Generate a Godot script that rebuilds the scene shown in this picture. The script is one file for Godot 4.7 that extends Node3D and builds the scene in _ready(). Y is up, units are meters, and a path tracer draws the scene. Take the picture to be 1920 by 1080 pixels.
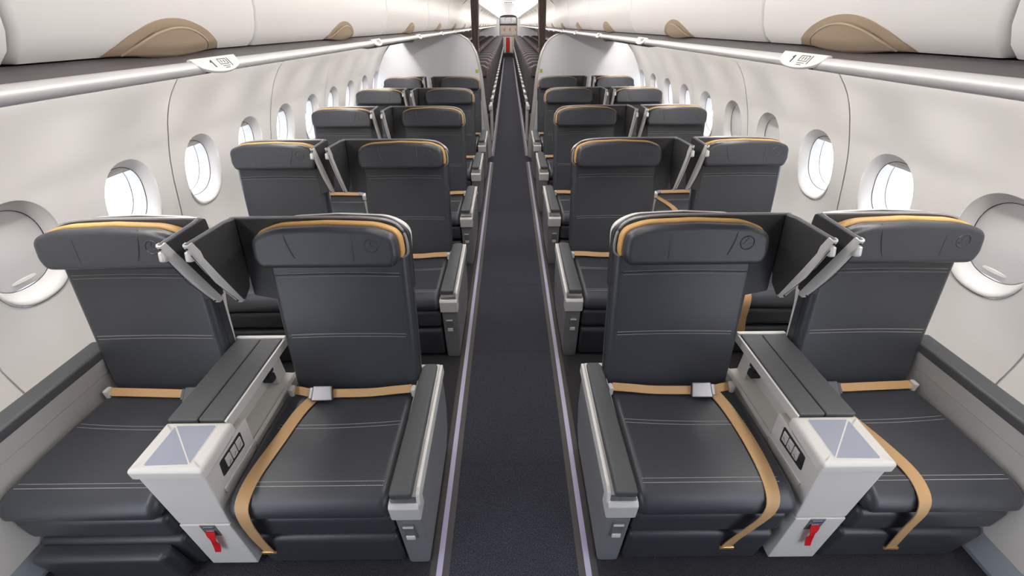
extends Node3D
# An airliner's business cabin seen from the front bulkhead, looking aft. Lengths are worked out as
# (x right, y up, z aft of the camera); commit() turns them into Godot's axes.

const PITCH := 1.139            # distance between the business rows
const ROWS := 5
const BULKHEAD := 6.25
const END := 30.0
const BAY := 0.533              # distance between the windows
const WIN0 := 1.354             # middle of the first window
const WORDS := ["first", "second", "third", "fourth", "fifth", "sixth", "seventh", "eighth", "ninth", "tenth", "eleventh", "twelfth", "thirteenth", "fourteenth", "fifteenth", "sixteenth", "seventeenth", "eighteenth", "nineteenth", "twentieth", "twenty-first", "twenty-second", "twenty-third", "twenty-fourth", "twenty-fifth", "twenty-sixth", "twenty-seventh", "twenty-eighth", "twenty-ninth", "thirtieth"]

var M := {}
var taken := {}

# ---------------------------------------------------------------- mesh building
class B:
	var p := PackedVector3Array()
	var T := Transform3D()
	func t(a: Vector3, b: Vector3, c: Vector3) -> void:
		p.append(T * a); p.append(T * b); p.append(T * c)
	func q(a: Vector3, b: Vector3, c: Vector3, d: Vector3) -> void:
		t(a, b, c); t(a, c, d)

func pt(axis: int, u: float, v: float, a: float) -> Vector3:
	if axis == 0: return Vector3(a, v, u)      # outline in (z, y), drawn out along x
	if axis == 1: return Vector3(u, a, v)      # outline in (x, z), drawn out along y
	return Vector3(u, v, a)                    # outline in (x, y), drawn out along z

func ccw(poly: PackedVector2Array) -> PackedVector2Array:
	var s := 0.0
	for i in poly.size():
		s += poly[i].cross(poly[(i + 1) % poly.size()])
	if s < 0.0:
		poly = poly.duplicate()
		poly.reverse()
	return poly

func inset(poly: PackedVector2Array, d: float) -> PackedVector2Array:
	var n := poly.size()
	var out := PackedVector2Array()
	for i in n:
		var e0 := (poly[i] - poly[(i + n - 1) % n]).normalized()
		var e1 := (poly[(i + 1) % n] - poly[i]).normalized()
		var n0 := Vector2(-e0.y, e0.x)
		var n1 := Vector2(-e1.y, e1.x)
		var m := (n0 + n1).normalized()
		out.append(poly[i] + m * d / maxf(m.dot(n0), 0.35))
	return out

func fillet(pts: Array, r, n := 4) -> PackedVector2Array:
	var out := PackedVector2Array()
	var c := pts.size()
	for i in c:
		var p: Vector2 = pts[i]
		var a: Vector2 = pts[(i + c - 1) % c]
		var b: Vector2 = pts[(i + 1) % c]
		var rad: float = r[i] if r is Array else r
		var da := (a - p).normalized()
		var db := (b - p).normalized()
		var half := acos(clampf(da.dot(db), -1, 1)) / 2.0
		var cut := minf(rad / tan(half), minf(p.distance_to(a), p.distance_to(b)) * 0.48) if rad > 0.0 and half < 1.54 else 0.0
		if cut < 0.0002:
			out.append(p)
			continue
		for k in n + 1:
			var s := float(k) / n
			var p0 := p + da * cut
			var p1 := p + db * cut
			out.append(p0 * (1 - s) * (1 - s) + p * 2 * s * (1 - s) + p1 * s * s)
	return out

func rect(x0: float, y0: float, x1: float, y1: float, r := 0.0, n := 4) -> PackedVector2Array:
	return fillet([Vector2(x0, y0), Vector2(x1, y0), Vector2(x1, y1), Vector2(x0, y1)], r, n)

func loft(b: B, rings: Array, caps := true, closed := true) -> void:
	for k in rings.size() - 1:
		var r0: PackedVector3Array = rings[k]
		var r1: PackedVector3Array = rings[k + 1]
		var c := r0.size()
		for i in (c if closed else c - 1):
			b.q(r0[i], r0[(i + 1) % c], r1[(i + 1) % c], r1[i])
	if caps:
		for e in [0, rings.size() - 1]:
			var r: PackedVector3Array = rings[e]
			var mid := Vector3.ZERO
			for v in r: mid += v
			mid /= r.size()
			for i in r.size():
				if e == 0: b.t(mid, r[(i + 1) % r.size()], r[i])
				else: b.t(mid, r[i], r[(i + 1) % r.size()])

func prism(b: B, poly: PackedVector2Array, axis: int, a0: float, a1: float, r0 := 0.0, r1 := 0.0, n := 2) -> void:
	poly = ccw(poly)
	var rings := []
	var ends := []
	for e in 2:
		var r := r0 if e == 0 else r1
		var list := []
		if r <= 0.0:
			list.append([0.0, 0.0])
		else:
			for k in n + 1:
				var f := PI / 2 * k / n
				list.append([r * (1 - sin(f)), r * (1 - cos(f))])
		if e == 1: list.reverse()
		for l in list:
			var o := inset(poly, l[0]) if l[0] > 0.00001 else poly
			var ring := PackedVector3Array()
			for v in o: ring.append(pt(axis, v.x, v.y, a0 + l[1] if e == 0 else a1 - l[1]))
			rings.append(ring)
			if l[1] == 0.0: ends.append(o)
	loft(b, rings, false)
	for e in 2:
		var o: PackedVector2Array = ends[e]
		var ix := Geometry2D.triangulate_polygon(o)
		var a := a0 if e == 0 else a1
		if ix.is_empty():                       # an outline that folds over itself at a corner: close it from its middle
			var mid := Vector2.ZERO
			for v in o: mid += v
			mid /= o.size()
			for i in o.size():
				var w0 := pt(axis, o[i].x, o[i].y, a)
				var w1 := pt(axis, o[(i + 1) % o.size()].x, o[(i + 1) % o.size()].y, a)
				if e == 1: b.t(pt(axis, mid.x, mid.y, a), w0, w1)
				else: b.t(pt(axis, mid.x, mid.y, a), w1, w0)
		for i in range(0, ix.size(), 3):
			var v0 := pt(axis, o[ix[i]].x, o[ix[i]].y, a)
			var v1 := pt(axis, o[ix[i + 1]].x, o[ix[i + 1]].y, a)
			var v2 := pt(axis, o[ix[i + 2]].x, o[ix[i + 2]].y, a)
			var turn := (o[ix[i + 1]] - o[ix[i]]).cross(o[ix[i + 2]] - o[ix[i]]) > 0.0
			if turn == (e == 1): b.t(v0, v1, v2)
			else: b.t(v0, v2, v1)

func box(b: B, lo: Vector3, hi: Vector3, r := 0.0, n := 2) -> void:
	r = minf(r, minf(hi.x - lo.x, minf(hi.y - lo.y, hi.z - lo.z)) * 0.49)
	if r <= 0.0:
		prism(b, rect(lo.x, lo.y, hi.x, hi.y), 2, lo.z, hi.z)
	else:
		prism(b, rect(lo.x, lo.y, hi.x, hi.y, r, n + 1), 2, lo.z, hi.z, r * 0.98, r * 0.98, n)

func tube(b: B, path: Array, r: float, n := 6) -> void:
	var rings := []
	for i in path.size():
		var d: Vector3 = (path[mini(i + 1, path.size() - 1)] - path[maxi(i - 1, 0)]).normalized()
		var up := Vector3.UP if absf(d.y) < 0.9 else Vector3.RIGHT
		var s := d.cross(up).normalized()
		var w := s.cross(d)
		var ring := PackedVector3Array()
		for k in n:
			var f := TAU * k / n
			ring.append(path[i] + (s * cos(f) + w * sin(f)) * r)
		rings.append(ring)
	loft(b, rings)

func strap(b: B, path: Array, sides: Array, th: float) -> void:      # a webbing band; each entry of sides is half the band's width
	var rings := []
	for i in path.size():
		var d: Vector3 = (path[mini(i + 1, path.size() - 1)] - path[maxi(i - 1, 0)]).normalized()
		var s: Vector3 = sides[i] if sides.size() > 1 else sides[0]
		var w := d.cross(s).normalized() * th / 2
		rings.append(PackedVector3Array([path[i] - s - w, path[i] + s - w, path[i] + s + w, path[i] - s + w]))
	loft(b, rings)

func curve(pts: Array, n: int) -> Array:                              # Catmull-Rom through the points
	var out := []
	for i in pts.size() - 1:
		var a = pts[maxi(i - 1, 0)]
		var d = pts[mini(i + 2, pts.size() - 1)]
		for k in n:
			out.append(pts[i].cubic_interpolate(pts[i + 1], a, d, float(k) / n))
	out.append(pts[-1])
	return out

func dashes(b: B, path: Array, up: Vector3, step := 0.0062, size := 0.0046, w := 0.0006) -> void:   # a row of single stitches
	for i in path.size() - 1:
		var a: Vector3 = path[i]
		var c: Vector3 = path[i + 1]
		var d := (c - a).normalized()
		var s := d.cross(up).normalized() * w
		var n := maxi(1, int(a.distance_to(c) / step))
		for k in n:
			var o := a.lerp(c, float(k) / n)
			var e := o + d * size
			var h := up * 0.0008
			var l := up * -0.001
			loft(b, [PackedVector3Array([o - s + l, o + s + l, o + s * 0.7 + h, o - s * 0.7 + h]), PackedVector3Array([e - s + l, e + s + l, e + s * 0.7 + h, e - s * 0.7 + h])])

func commit(b: B, org := Vector3.ZERO, sx := 1.0, angle := 38.0) -> ArrayMesh:
	var n := b.p.size()
	var v := PackedVector3Array()
	v.resize(n)
	var vol := 0.0
	for i in n:
		var s := b.p[i] - org
		v[i] = Vector3(s.x * sx, s.y, -s.z)
	var mid := Vector3.ZERO
	for i in n: mid += v[i]
	mid /= maxi(n, 1)
	for i in range(0, n, 3):
		vol += (v[i] - mid).dot((v[i + 1] - mid).cross(v[i + 2] - mid))
	if vol > 0.0:
		for i in range(0, n, 3):
			var h := v[i + 1]
			v[i + 1] = v[i + 2]
			v[i + 2] = h
	var face := PackedVector3Array()
	var at := {}
	for i in range(0, n, 3):
		face.append((v[i + 2] - v[i]).cross(v[i + 1] - v[i]))
		for k in 3:
			var key := Vector3i((v[i + k] * 20000.0).round())
			if not at.has(key): at[key] = PackedInt32Array()
			at[key].append(i / 3)
	var limit := cos(deg_to_rad(angle))
	var normals := PackedVector3Array()
	normals.resize(n)
	for i in n:
		var f := face[i / 3]
		var fn := f.normalized()
		var sum := f
		for j in at[Vector3i((v[i] * 20000.0).round())]:
			if j != i / 3 and face[j].normalized().dot(fn) > limit: sum += face[j]
		normals[i] = sum.normalized() if sum.length_squared() > 0 else Vector3.UP
	var arr := []
	arr.resize(Mesh.ARRAY_MAX)
	arr[Mesh.ARRAY_VERTEX] = v
	arr[Mesh.ARRAY_NORMAL] = normals
	var m := ArrayMesh.new()
	m.add_surface_from_arrays(Mesh.PRIMITIVE_TRIANGLES, arr)
	return m

# ---------------------------------------------------------------- nodes
func numbered(called: String) -> String:
	taken[called] = taken.get(called, -1) + 1
	return called if taken[called] == 0 else "%s_%03d" % [called, taken[called]]

func tag(o: Node, label: String, category := "", group := "", kind := "") -> Node:
	o.set_meta("label", label)
	if category: o.set_meta("category", category)
	if group: o.set_meta("group", group)
	if kind: o.set_meta("kind", kind)
	return o

func thing(called: String, label: String, category: String, at := Vector3.ZERO, group := "", kind := "") -> Node3D:
	var o := Node3D.new()
	o.name = numbered(called)
	add_child(o)
	o.position = Vector3(at.x, at.y, -at.z)
	tag(o, label, category, group, kind)
	return o

func part(parent: Node, called: String, mesh: Mesh, mat: Material, label := "") -> MeshInstance3D:
	var o := MeshInstance3D.new()
	o.name = called
	o.mesh = mesh
	o.material_override = mat
	o.cast_shadow = GeometryInstance3D.SHADOW_CASTING_SETTING_ON
	parent.add_child(o, true)
	if label: o.set_meta("label", label)
	return o

func single(called: String, label: String, category: String, mesh: Mesh, mat: Material, at := Vector3.ZERO, group := "", kind := "") -> MeshInstance3D:
	var o := part(self, numbered(called), mesh, mat)
	o.position = Vector3(at.x, at.y, -at.z)
	tag(o, label, category, group, kind)
	return o

func mat(key: String, c: Color, rough := 0.5, metal := 0.0) -> StandardMaterial3D:
	var m := StandardMaterial3D.new()
	m.resource_name = key
	m.albedo_color = c
	m.roughness = rough
	m.metallic = metal
	M[key] = m
	return m

func noise_normal(freq: float, bump: float, type := FastNoiseLite.TYPE_CELLULAR, size := 512) -> NoiseTexture2D:
	var f := FastNoiseLite.new()
	f.seed = 7
	f.noise_type = type
	f.frequency = freq
	f.fractal_octaves = 2
	var t := NoiseTexture2D.new()
	t.width = size
	t.height = size
	t.seamless = true
	t.as_normal_map = true
	t.bump_strength = bump
	t.noise = f
	return t

func noise_ramp(freq: float, a: Color, b: Color, lo := 0.3, hi := 0.7, size := 512, sd := 3, type := FastNoiseLite.TYPE_SIMPLEX) -> NoiseTexture2D:
	var f := FastNoiseLite.new()
	f.seed = sd
	f.noise_type = type
	f.frequency = freq
	var g := Gradient.new()
	g.offsets = PackedFloat32Array([lo, hi])
	g.colors = PackedColorArray([a, b])
	var t := NoiseTexture2D.new()
	t.width = size
	t.height = size
	t.seamless = true
	t.color_ramp = g
	t.noise = f
	return t

func grain(m: StandardMaterial3D, tex: Texture2D, scale: float, strength := 1.0) -> void:
	m.uv1_triplanar = true
	m.uv1_scale = Vector3.ONE * scale
	m.normal_enabled = true
	m.normal_texture = tex
	m.normal_scale = strength

func materials() -> void:
	var leather_grain := noise_normal(0.05, 3.0)
	var m := mat("leather", Color(0.218, 0.226, 0.248), 0.38)
	grain(m, leather_grain, 9.0, 0.22)
	m = mat("pad_leather", Color(0.295, 0.30, 0.31), 0.5)
	grain(m, leather_grain, 9.0, 0.2)
	mat("black", Color(0.16, 0.16, 0.165), 0.5)
	m = mat("wing_fabric", Color(0.2, 0.2, 0.205), 0.62)
	grain(m, noise_normal(0.2, 2.0, FastNoiseLite.TYPE_SIMPLEX), 14.0, 0.2)
	mat("edge_grey", Color(0.6, 0.6, 0.62), 0.32, 0.3)
	m = mat("gold_webbing", Color(0.72, 0.575, 0.40), 0.6)
	grain(m, noise_normal(0.3, 2.0, FastNoiseLite.TYPE_SIMPLEX), 20.0, 0.25)
	mat("gold_piping", Color(0.77, 0.6, 0.355), 0.5)
	mat("gold_tip", Color(0.88, 0.7, 0.48), 0.25, 0.7)
	m = mat("white_plastic", Color(0.835, 0.82, 0.805), 0.38)
	mat("cream_plastic", Color(0.8, 0.785, 0.765), 0.42)
	mat("silver", Color(0.84, 0.83, 0.82), 0.36, 0.2)
	mat("chrome", Color(0.44, 0.44, 0.46), 0.3, 0.9)
	mat("grey_panel", Color(0.47, 0.47, 0.48), 0.45)
	mat("grey_panel_dark", Color(0.40, 0.40, 0.41), 0.45)
	mat("table_insert", Color(0.60, 0.62, 0.675), 0.25)
	mat("stitch", Color(0.74, 0.74, 0.73), 0.7)
	mat("red", Color(0.78, 0.05, 0.09), 0.5)
	mat("rubber", Color(0.15, 0.15, 0.17), 0.6)
	m = mat("wall", Color(0.86, 0.85, 0.84), 0.42)
	grain(m, noise_normal(0.03, 2.0, FastNoiseLite.TYPE_SIMPLEX), 3.0, 0.06)
	mat("wall_low", Color(0.64, 0.66, 0.69), 0.55)
	mat("reveal", Color(0.82, 0.81, 0.805), 0.35)
	mat("shade", Color(0.84, 0.83, 0.83), 0.5)
	mat("bin", Color(0.87, 0.855, 0.84), 0.36)
	mat("bronze", Color(0.64, 0.565, 0.48), 0.42)
	mat("ledge", Color(0.42, 0.40, 0.405), 0.55)
	mat("rail", Color(0.84, 0.825, 0.82), 0.42, 0.35)
	mat("placard", Color(0.9, 0.885, 0.87), 0.4)
	mat("ink", Color(0.3, 0.29, 0.29), 0.6)
	mat("partition", Color(0.86, 0.86, 0.87), 0.4)
	mat("partition_edge", Color(0.72, 0.7, 0.69), 0.4)
	mat("sticker", Color(0.66, 0.72, 0.34), 0.6)
	m = mat("carpet", Color.WHITE, 0.95)
	m.albedo_texture = noise_ramp(0.32, Color(0.135, 0.135, 0.175), Color(0.44, 0.45, 0.52), 0.4, 0.95, 512)
	grain(m, noise_normal(0.3, 6.0, FastNoiseLite.TYPE_SIMPLEX), 1.3, 0.7)
	m = mat("carpet_side", Color.WHITE, 0.95)
	m.albedo_texture = noise_ramp(0.32, Color(0.14, 0.135, 0.15), Color(0.30, 0.29, 0.315), 0.4, 0.9, 512)
	grain(m, noise_normal(0.3, 6.0, FastNoiseLite.TYPE_SIMPLEX), 1.3, 0.6)
	mat("strip_cover_plastic", Color(0.70, 0.68, 0.78), 0.3)
	mat("strip_holder", Color(0.26, 0.245, 0.24), 0.5)
	m = mat("curtain", Color(0.60, 0.54, 0.50), 0.8)
	mat("ceiling", Color(0.86, 0.855, 0.86), 0.5)
	mat("economy_leather", Color(0.26, 0.25, 0.255), 0.5)
	mat("economy_piping", Color(0.72, 0.3, 0.3), 0.55)
	mat("economy_arm", Color(0.8, 0.785, 0.775), 0.4)
	mat("galley_metal", Color(0.66, 0.66, 0.67), 0.3, 0.6)
	mat("galley_door", Color(0.78, 0.72, 0.66), 0.45)
	m = mat("glass", Color(0.93, 0.95, 1.0, 0.06), 0.02)
	m.transparency = BaseMaterial3D.TRANSPARENCY_ALPHA
	m = mat("lamp", Color(0.9, 0.9, 0.9), 0.5)
	m.emission_enabled = true
	m.emission = Color(1.0, 0.985, 0.97)
	m.emission_energy_multiplier = 2.2
	m = mat("led_green", Color(0.6, 0.8, 0.1), 0.5)
	m.emission_enabled = true
	m.emission = Color(0.6, 0.9, 0.1)
	m.emission_energy_multiplier = 1.0

# ---------------------------------------------------------------- light
func area(called: String, at: Vector3, towards: Vector3, width: float, length: float, energy: float, c: Color) -> void:
	var l := AreaLight3D.new()
	l.name = called
	add_child(l, true)
	l.area_normalize_energy = true
	l.area_size = Vector2(width, length)
	l.light_energy = energy
	l.light_color = c
	l.area_range = 60.0
	l.shadow_enabled = true
	var d := Vector3(towards.x, towards.y, -towards.z).normalized()
	var y := Vector3(0, 0, 1)
	l.transform = Transform3D(Basis(y.cross(-d).normalized(), y, -d), Vector3(at.x, at.y, -at.z))

func camera_and_light() -> void:
	var cam := Camera3D.new()
	cam.name = "camera"
	cam.fov = rad_to_deg(2.0 * atan(540.0 / 749.7))
	cam.near = 0.02
	cam.far = 200.0
	var yaw := deg_to_rad(0.247)
	var pit := deg_to_rad(33.398)
	var rol := deg_to_rad(-0.345)
	var f := Vector3(sin(yaw) * cos(pit), -sin(pit), -cos(yaw) * cos(pit))
	var r := Vector3(cos(yaw), 0, sin(yaw))
	var u := Vector3(sin(yaw) * sin(pit), cos(pit), -cos(yaw) * sin(pit))
	var r2 := r * cos(rol) + u * sin(rol)
	var u2 := u * cos(rol) - r * sin(rol)
	cam.transform = Transform3D(Basis(r2, u2, -f), Vector3(-0.0035, 1.72, 0))
	add_child(cam)
	cam.current = true
	var we := WorldEnvironment.new()
	we.name = "surroundings"
	var e := Environment.new()
	e.background_mode = Environment.BG_SKY
	var sky := Sky.new()
	var sm := ProceduralSkyMaterial.new()
	sm.sky_top_color = Color(0.86, 0.92, 1.0)
	sm.sky_horizon_color = Color(0.97, 0.98, 1.0)
	sm.ground_bottom_color = Color(0.9, 0.93, 0.97)
	sm.ground_horizon_color = Color(0.97, 0.98, 1.0)
	sm.sun_angle_max = 0.0
	sky.sky_material = sm
	e.sky = sky
	e.background_energy_multiplier = 4.0
	e.tonemap_mode = Environment.TONE_MAPPER_LINEAR
	e.tonemap_exposure = 1.04
	e.sdfgi_enabled = true
	e.ssao_enabled = true
	e.ssil_enabled = true
	we.environment = e
	add_child(we)
	var white := Color(1.0, 0.985, 0.965)
	for s in [-1.0, 1.0]:
		# ceiling wash lights on top of the bins, business and economy
		area("ceiling_wash", Vector3(s * 0.49, 2.075, 3.2), Vector3(-s * 0.82, -0.32, 0), 0.05, 5.8, 2.85, white)
		area("ceiling_wash", Vector3(s * 0.49, 2.075, 17.5), Vector3(-s * 0.9, -0.12, 0), 0.05, 22.0, 16.0, white)
		# wall wash lights between the bins and the side wall
		area("wall_wash", Vector3(s * 1.462, 1.6, 2.5), Vector3(s * 0.35, -0.94, 0), 0.03, 7.2, 4.6, white)

# ---------------------------------------------------------------- the shell of the cabin
const PROFILE := [Vector2(0.0, 1.77), Vector2(0.25, 1.85), Vector2(0.45, 1.89), Vector2(0.65, 1.905), Vector2(0.82, 1.893), Vector2(1.0, 1.858), Vector2(1.165, 1.81), Vector2(1.284, 1.76), Vector2(1.358, 1.716), Vector2(1.44, 1.652), Vector2(1.51, 1.585), Vector2(1.58, 1.515), Vector2(1.70, 1.47)]

func wall_x(y: float) -> float:
	var n := PROFILE.size()
	for i in n - 1:
		var a: Vector2 = PROFILE[i]
		var b: Vector2 = PROFILE[i + 1]
		if y <= b.x or i == n - 2:
			var p: Vector2 = PROFILE[maxi(i - 1, 0)]
			var q: Vector2 = PROFILE[mini(i + 2, n - 1)]
			var t := (y - a.x) / (b.x - a.x)
			var m0 := (b.y - p.y) / (b.x - p.x) * (b.x - a.x)
			var m1 := (q.y - a.y) / (q.x - a.x) * (b.x - a.x)
			return (2 * t * t * t - 3 * t * t + 1) * a.y + (t * t * t - 2 * t * t + t) * m0 + (-2 * t * t * t + 3 * t * t) * b.y + (t * t * t - t * t) * m1
	return 0.0

func wall_pt(y: float, z: float, depth := 0.0) -> Vector3:
	var slope := (wall_x(y + 0.01) - wall_x(y - 0.01)) / 0.02
	var n := Vector3(1, -slope, 0).normalized()
	var wave := 0.5 - 0.5 * cos(TAU * (z - WIN0) / BAY)           # the lining swells towards the cabin between two windows
	wave *= smoothstep(0.6, 0.95, y) * (1.0 - smoothstep(1.25, 1.48, y))
	return Vector3(wall_x(y), y, z) + n * (depth - 0.022 * wave)

func oval(k: int, n: int, hw: float, hh: float) -> Vector2:
	var f := TAU * k / n
	var e := 2.0 / 2.35
	return Vector2(signf(cos(f)) * pow(absf(cos(f)), e) * hw, signf(sin(f)) * pow(absf(sin(f)), e) * hh)

const RING := Vector2(0.158, 0.205)
const HOLE := Vector2(0.131, 0.152)
const WIN_Y := 0.997

func wall_side(s: float, closed_windows: Array) -> void:
	var side := "left" if s < 0 else "right"
	var wall := thing("wall_" + side, "white curved cabin side wall of the %s side with oval windows" % side, "wall", Vector3.ZERO, "", "structure")
	wall.remove_meta("category")
	var lo := 0.72
	var hi := 1.29
	var n := 48
	# wall panels of two windows each, 4 mm apart
	var first := -3
	var panel := 0
	var start := first
	while start < 9:
		var b := B.new()
		var z0 := WIN0 + (start - 0.5) * BAY + 0.002 + BAY
		for w in 2:
			var k := start + 1 + w
			var zc := WIN0 + k * BAY
			var has := k >= 0 and k <= 9
			var a0 := zc - BAY / 2 + (0.0035 if w == 0 else 0.0)
			var a1 := zc + BAY / 2 - (0.0035 if w == 1 else 0.0)
			for band in [[0.16, lo, 12], [hi, 1.70, 12]]:
				var cols := []
				if has:
					for i in n:
						var f := TAU * i / n
						var top: bool = band[0] == hi
						if (sin(f) > 0.0) != top: continue
						var near := atan2(absf(sin(f)), absf(cos(f)))
						var ey := (hi - WIN_Y) if top else (WIN_Y - lo)
						var ex := (a1 - zc) if cos(f) > 0 else (zc - a0)
						var turn := atan2(ey, ex)
						if absf(near - turn) < PI / n: cols.append(zc + signf(cos(f)) * ex)
						elif near > turn: cols.append(zc + cos(f) / absf(sin(f)) * ey)
					cols.append(a0)
					cols.append(a1)
					cols.sort()
				else:
					for j in 9: cols.append(lerpf(a0, a1, j / 8.0))
				for i in band[2]:
					var y0: float = lerpf(band[0], band[1], float(i) / band[2])
					var y1: float = lerpf(band[0], band[1], float(i + 1) / band[2])
					for j in cols.size() - 1:
						var c0: float = cols[j]
						var c1: float = cols[j + 1]
						if c1 - c0 < 0.00001: continue
						b.q(wall_pt(y0, c0), wall_pt(y1, c0), wall_pt(y1, c1), wall_pt(y0, c1))
			if has:
				for i in n:
					for r in 5:
						var quad := []
						for c in [[i, r], [i + 1, r], [i + 1, r + 1], [i, r + 1]]:
							var f: float = TAU * c[0] / n
							var o := oval(c[0] % n, n, RING.x, RING.y)
							var d := Vector2(cos(f), sin(f))
							# the point of the bay's edge in this direction, its corners kept as points
							var ex := ((a1 - zc) if d.x > 0 else (zc - a0))
							var ey := ((hi - WIN_Y) if d.y > 0 else (WIN_Y - lo))
							var t := minf(ex / maxf(absf(d.x), 0.0001), ey / maxf(absf(d.y), 0.0001))
							var edge := d * t
							var turn := atan2(ey, ex)
							var near := atan2(absf(d.y), absf(d.x))
							if absf(near - turn) < PI / n: edge = Vector2(signf(d.x) * ex, signf(d.y) * ey)
							var g := o.lerp(edge, pow(c[1] / 5.0, 1.3))
							quad.append(wall_pt(WIN_Y + g.y, zc + g.x))
						b.q(quad[0], quad[1], quad[2], quad[3])
			else:
				for i in 12:
					for j in 8:
						var y0 := lerpf(lo, hi, i / 12.0)
						var y1 := lerpf(lo, hi, (i + 1) / 12.0)
						var c0 := lerpf(a0, a1, j / 8.0)
						var c1 := lerpf(a0, a1, (j + 1) / 8.0)
						b.q(wall_pt(y0, c0), wall_pt(y1, c0), wall_pt(y1, c1), wall_pt(y0, c1))
		part(wall, "wall_panel", commit(b, Vector3.ZERO, s, 60.0), M.wall)
		# strip behind the joint
		b = B.new()
		for i in 24:
			var y0 := lerpf(0.16, 1.70, i / 24.0)
			var y1 := lerpf(0.16, 1.70, (i + 1) / 24.0)
			b.q(wall_pt(y0, z0 - 0.075, 0.007), wall_pt(y1, z0 - 0.075, 0.007), wall_pt(y1, z0 + 0.07, 0.007), wall_pt(y0, z0 + 0.07, 0.007))
		part(wall, "joint_strip", commit(b, Vector3.ZERO, s, 60.0), M.wall)
		start += 2
		panel += 1
	# plain lining along the economy cabin
	var zz := WIN0 + (start + 0.5) * BAY
	var e := B.new()
	for i in 20:
		var y0 := lerpf(0.16, 1.70, i / 20.0)
		var y1 := lerpf(0.16, 1.70, (i + 1) / 20.0)
		e.q(wall_pt(y0, WIN0 + 40 * BAY).lerp(Vector3(wall_x(y0), y0, zz), 1.0), Vector3(wall_x(y1), y1, zz), Vector3(wall_x(y1), y1, END + 1), Vector3(wall_x(y0), y0, END + 1))
	part(wall, "wall_lining", commit(e, Vector3.ZERO, s, 60.0), M.wall)
	# kick panel along the floor and the closed part above the bins
	var kb := B.new()
	prism(kb, fillet([Vector2(1.765, -0.02), Vector2(1.755, 0.02), Vector2(1.80, 0.165), Vector2(1.812, 0.175), Vector2(1.84, 0.17), Vector2(1.95, 0.17), Vector2(1.95, -0.02)], 0.004, 2), 2, -1.3, END + 1)
	part(wall, "kick_panel", commit(kb, Vector3.ZERO, s), M.wall_low, "bluish grey panel along the floor")
	kb = B.new()
	box(kb, Vector3(1.46, 1.695, -1.3), Vector3(1.56, 2.3, END + 1))
	part(wall, "upper_lining", commit(kb, Vector3.ZERO, s), M.wall)
	# windows
	for k in 10:
		var zc := WIN0 + k * BAY
		var w := Node3D.new()
		w.name = numbered("window_%d" % (k + 1 + (0 if s < 0 else 10)))
		add_child(w)
		var org := Vector3(wall_x(WIN_Y), WIN_Y, zc)
		w.position = Vector3(org.x * s, org.y, -org.z)
		var shut: float = closed_windows[k]
		var state := "shade pulled down" if shut > 0.9 else "bright daylight behind its pane"
		tag(w, "%s oval window of the %s wall, counted from the front, %s" % [WORDS[k], side, state], "", "", "structure")
		var b := B.new()
		# the surround: scooped in below a sharp crest at the top, bulging out at the bottom
		var rings := []
		for q in [1.0, 0.985, 0.965, 0.94, 0.88, 0.8, 0.68, 0.54, 0.4, 0.26, 0.13, 0.0]:
			var ring := PackedVector3Array()
			for i in n:
				var o := oval(i, n, lerpf(HOLE.x, RING.x, q), lerpf(HOLE.y, RING.y, q))
				var up := smoothstep(-0.75, 0.55, sin(TAU * i / n))
				var crest := -0.0035 * clampf((1.0 - q) / 0.03, 0, 1) * clampf((q - 0.90) / 0.06, 0, 1)
				var scoop := 0.046 * pow(1 - q, 0.75) + crest
				var bulge := 0.046 * pow(1 - q, 2.0) - 0.010 * sin(PI * pow(1 - q, 0.7)) + (0.0015 if q > 0.99 else 0.0)
				ring.append(wall_pt(WIN_Y + o.y, zc + o.x, lerpf(bulge, scoop, up)))
			rings.append(ring)
		loft(b, rings, false)
		part(w, "window_surround", commit(b, org, s, 60.0), M.reveal)
		b = B.new()
		var low_edge := []
		for i in range(27, 46):
			var o := oval(i, n, RING.x + 0.001, RING.y + 0.001)
			low_edge.append(wall_pt(WIN_Y + o.y, zc + o.x, -0.0002))
		tube(b, low_edge, 0.0010, 5)
		part(w, "surround_joint", commit(b, org, s), M.rubber)
		# dark seal, inner frame, shade, pane
		b = B.new()
		var path := []
		for i in n + 1:
			var o := oval(i % n, n, HOLE.x, HOLE.y)
			path.append(wall_pt(WIN_Y + o.y, zc + o.x, 0.0465))
		tube(b, path, 0.0019, 5)
		part(w, "window_seal", commit(b, org, s), M.rubber)
		b = B.new()
		rings = []
		for q in [[0.003, 0.047], [0.004, 0.056], [0.0, 0.064], [-0.004, 0.11]]:
			var ring := PackedVector3Array()
			for i in n:
				var o := oval(i, n, HOLE.x + q[0], HOLE.y + q[0])
				ring.append(wall_pt(WIN_Y + o.y, zc + o.x, q[1]))
			rings.append(ring)
		loft(b, rings, false)
		part(w, "window_frame", commit(b, org, s, 60.0), M.reveal)
		b = B.new()
		path = []
		for i in n + 1:
			var o := oval(i % n, n, HOLE.x - 0.005, HOLE.y - 0.005)
			path.append(wall_pt(WIN_Y + o.y, zc + o.x, 0.109))
		tube(b, path, 0.0013, 5)
		part(w, "pane_seal", commit(b, org, s), M.grey_panel_dark)
		b = B.new()
		var mid := wall_pt(WIN_Y, zc, 0.111)
		for i in n:
			var o0 := oval(i, n, HOLE.x - 0.002, HOLE.y - 0.002)
			var o1 := oval((i + 1) % n, n, HOLE.x - 0.002, HOLE.y - 0.002)
			b.t(mid, wall_pt(WIN_Y + o0.y, zc + o0.x, 0.111), wall_pt(WIN_Y + o1.y, zc + o1.x, 0.111))
		part(w, "pane", commit(b, org, s, 60.0), M.glass)
		# the shade: its lower edge at the given share of the opening's height, with a grip along it
		var low := HOLE.y - shut * 2 * HOLE.y * 0.985
		b = B.new()
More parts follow.
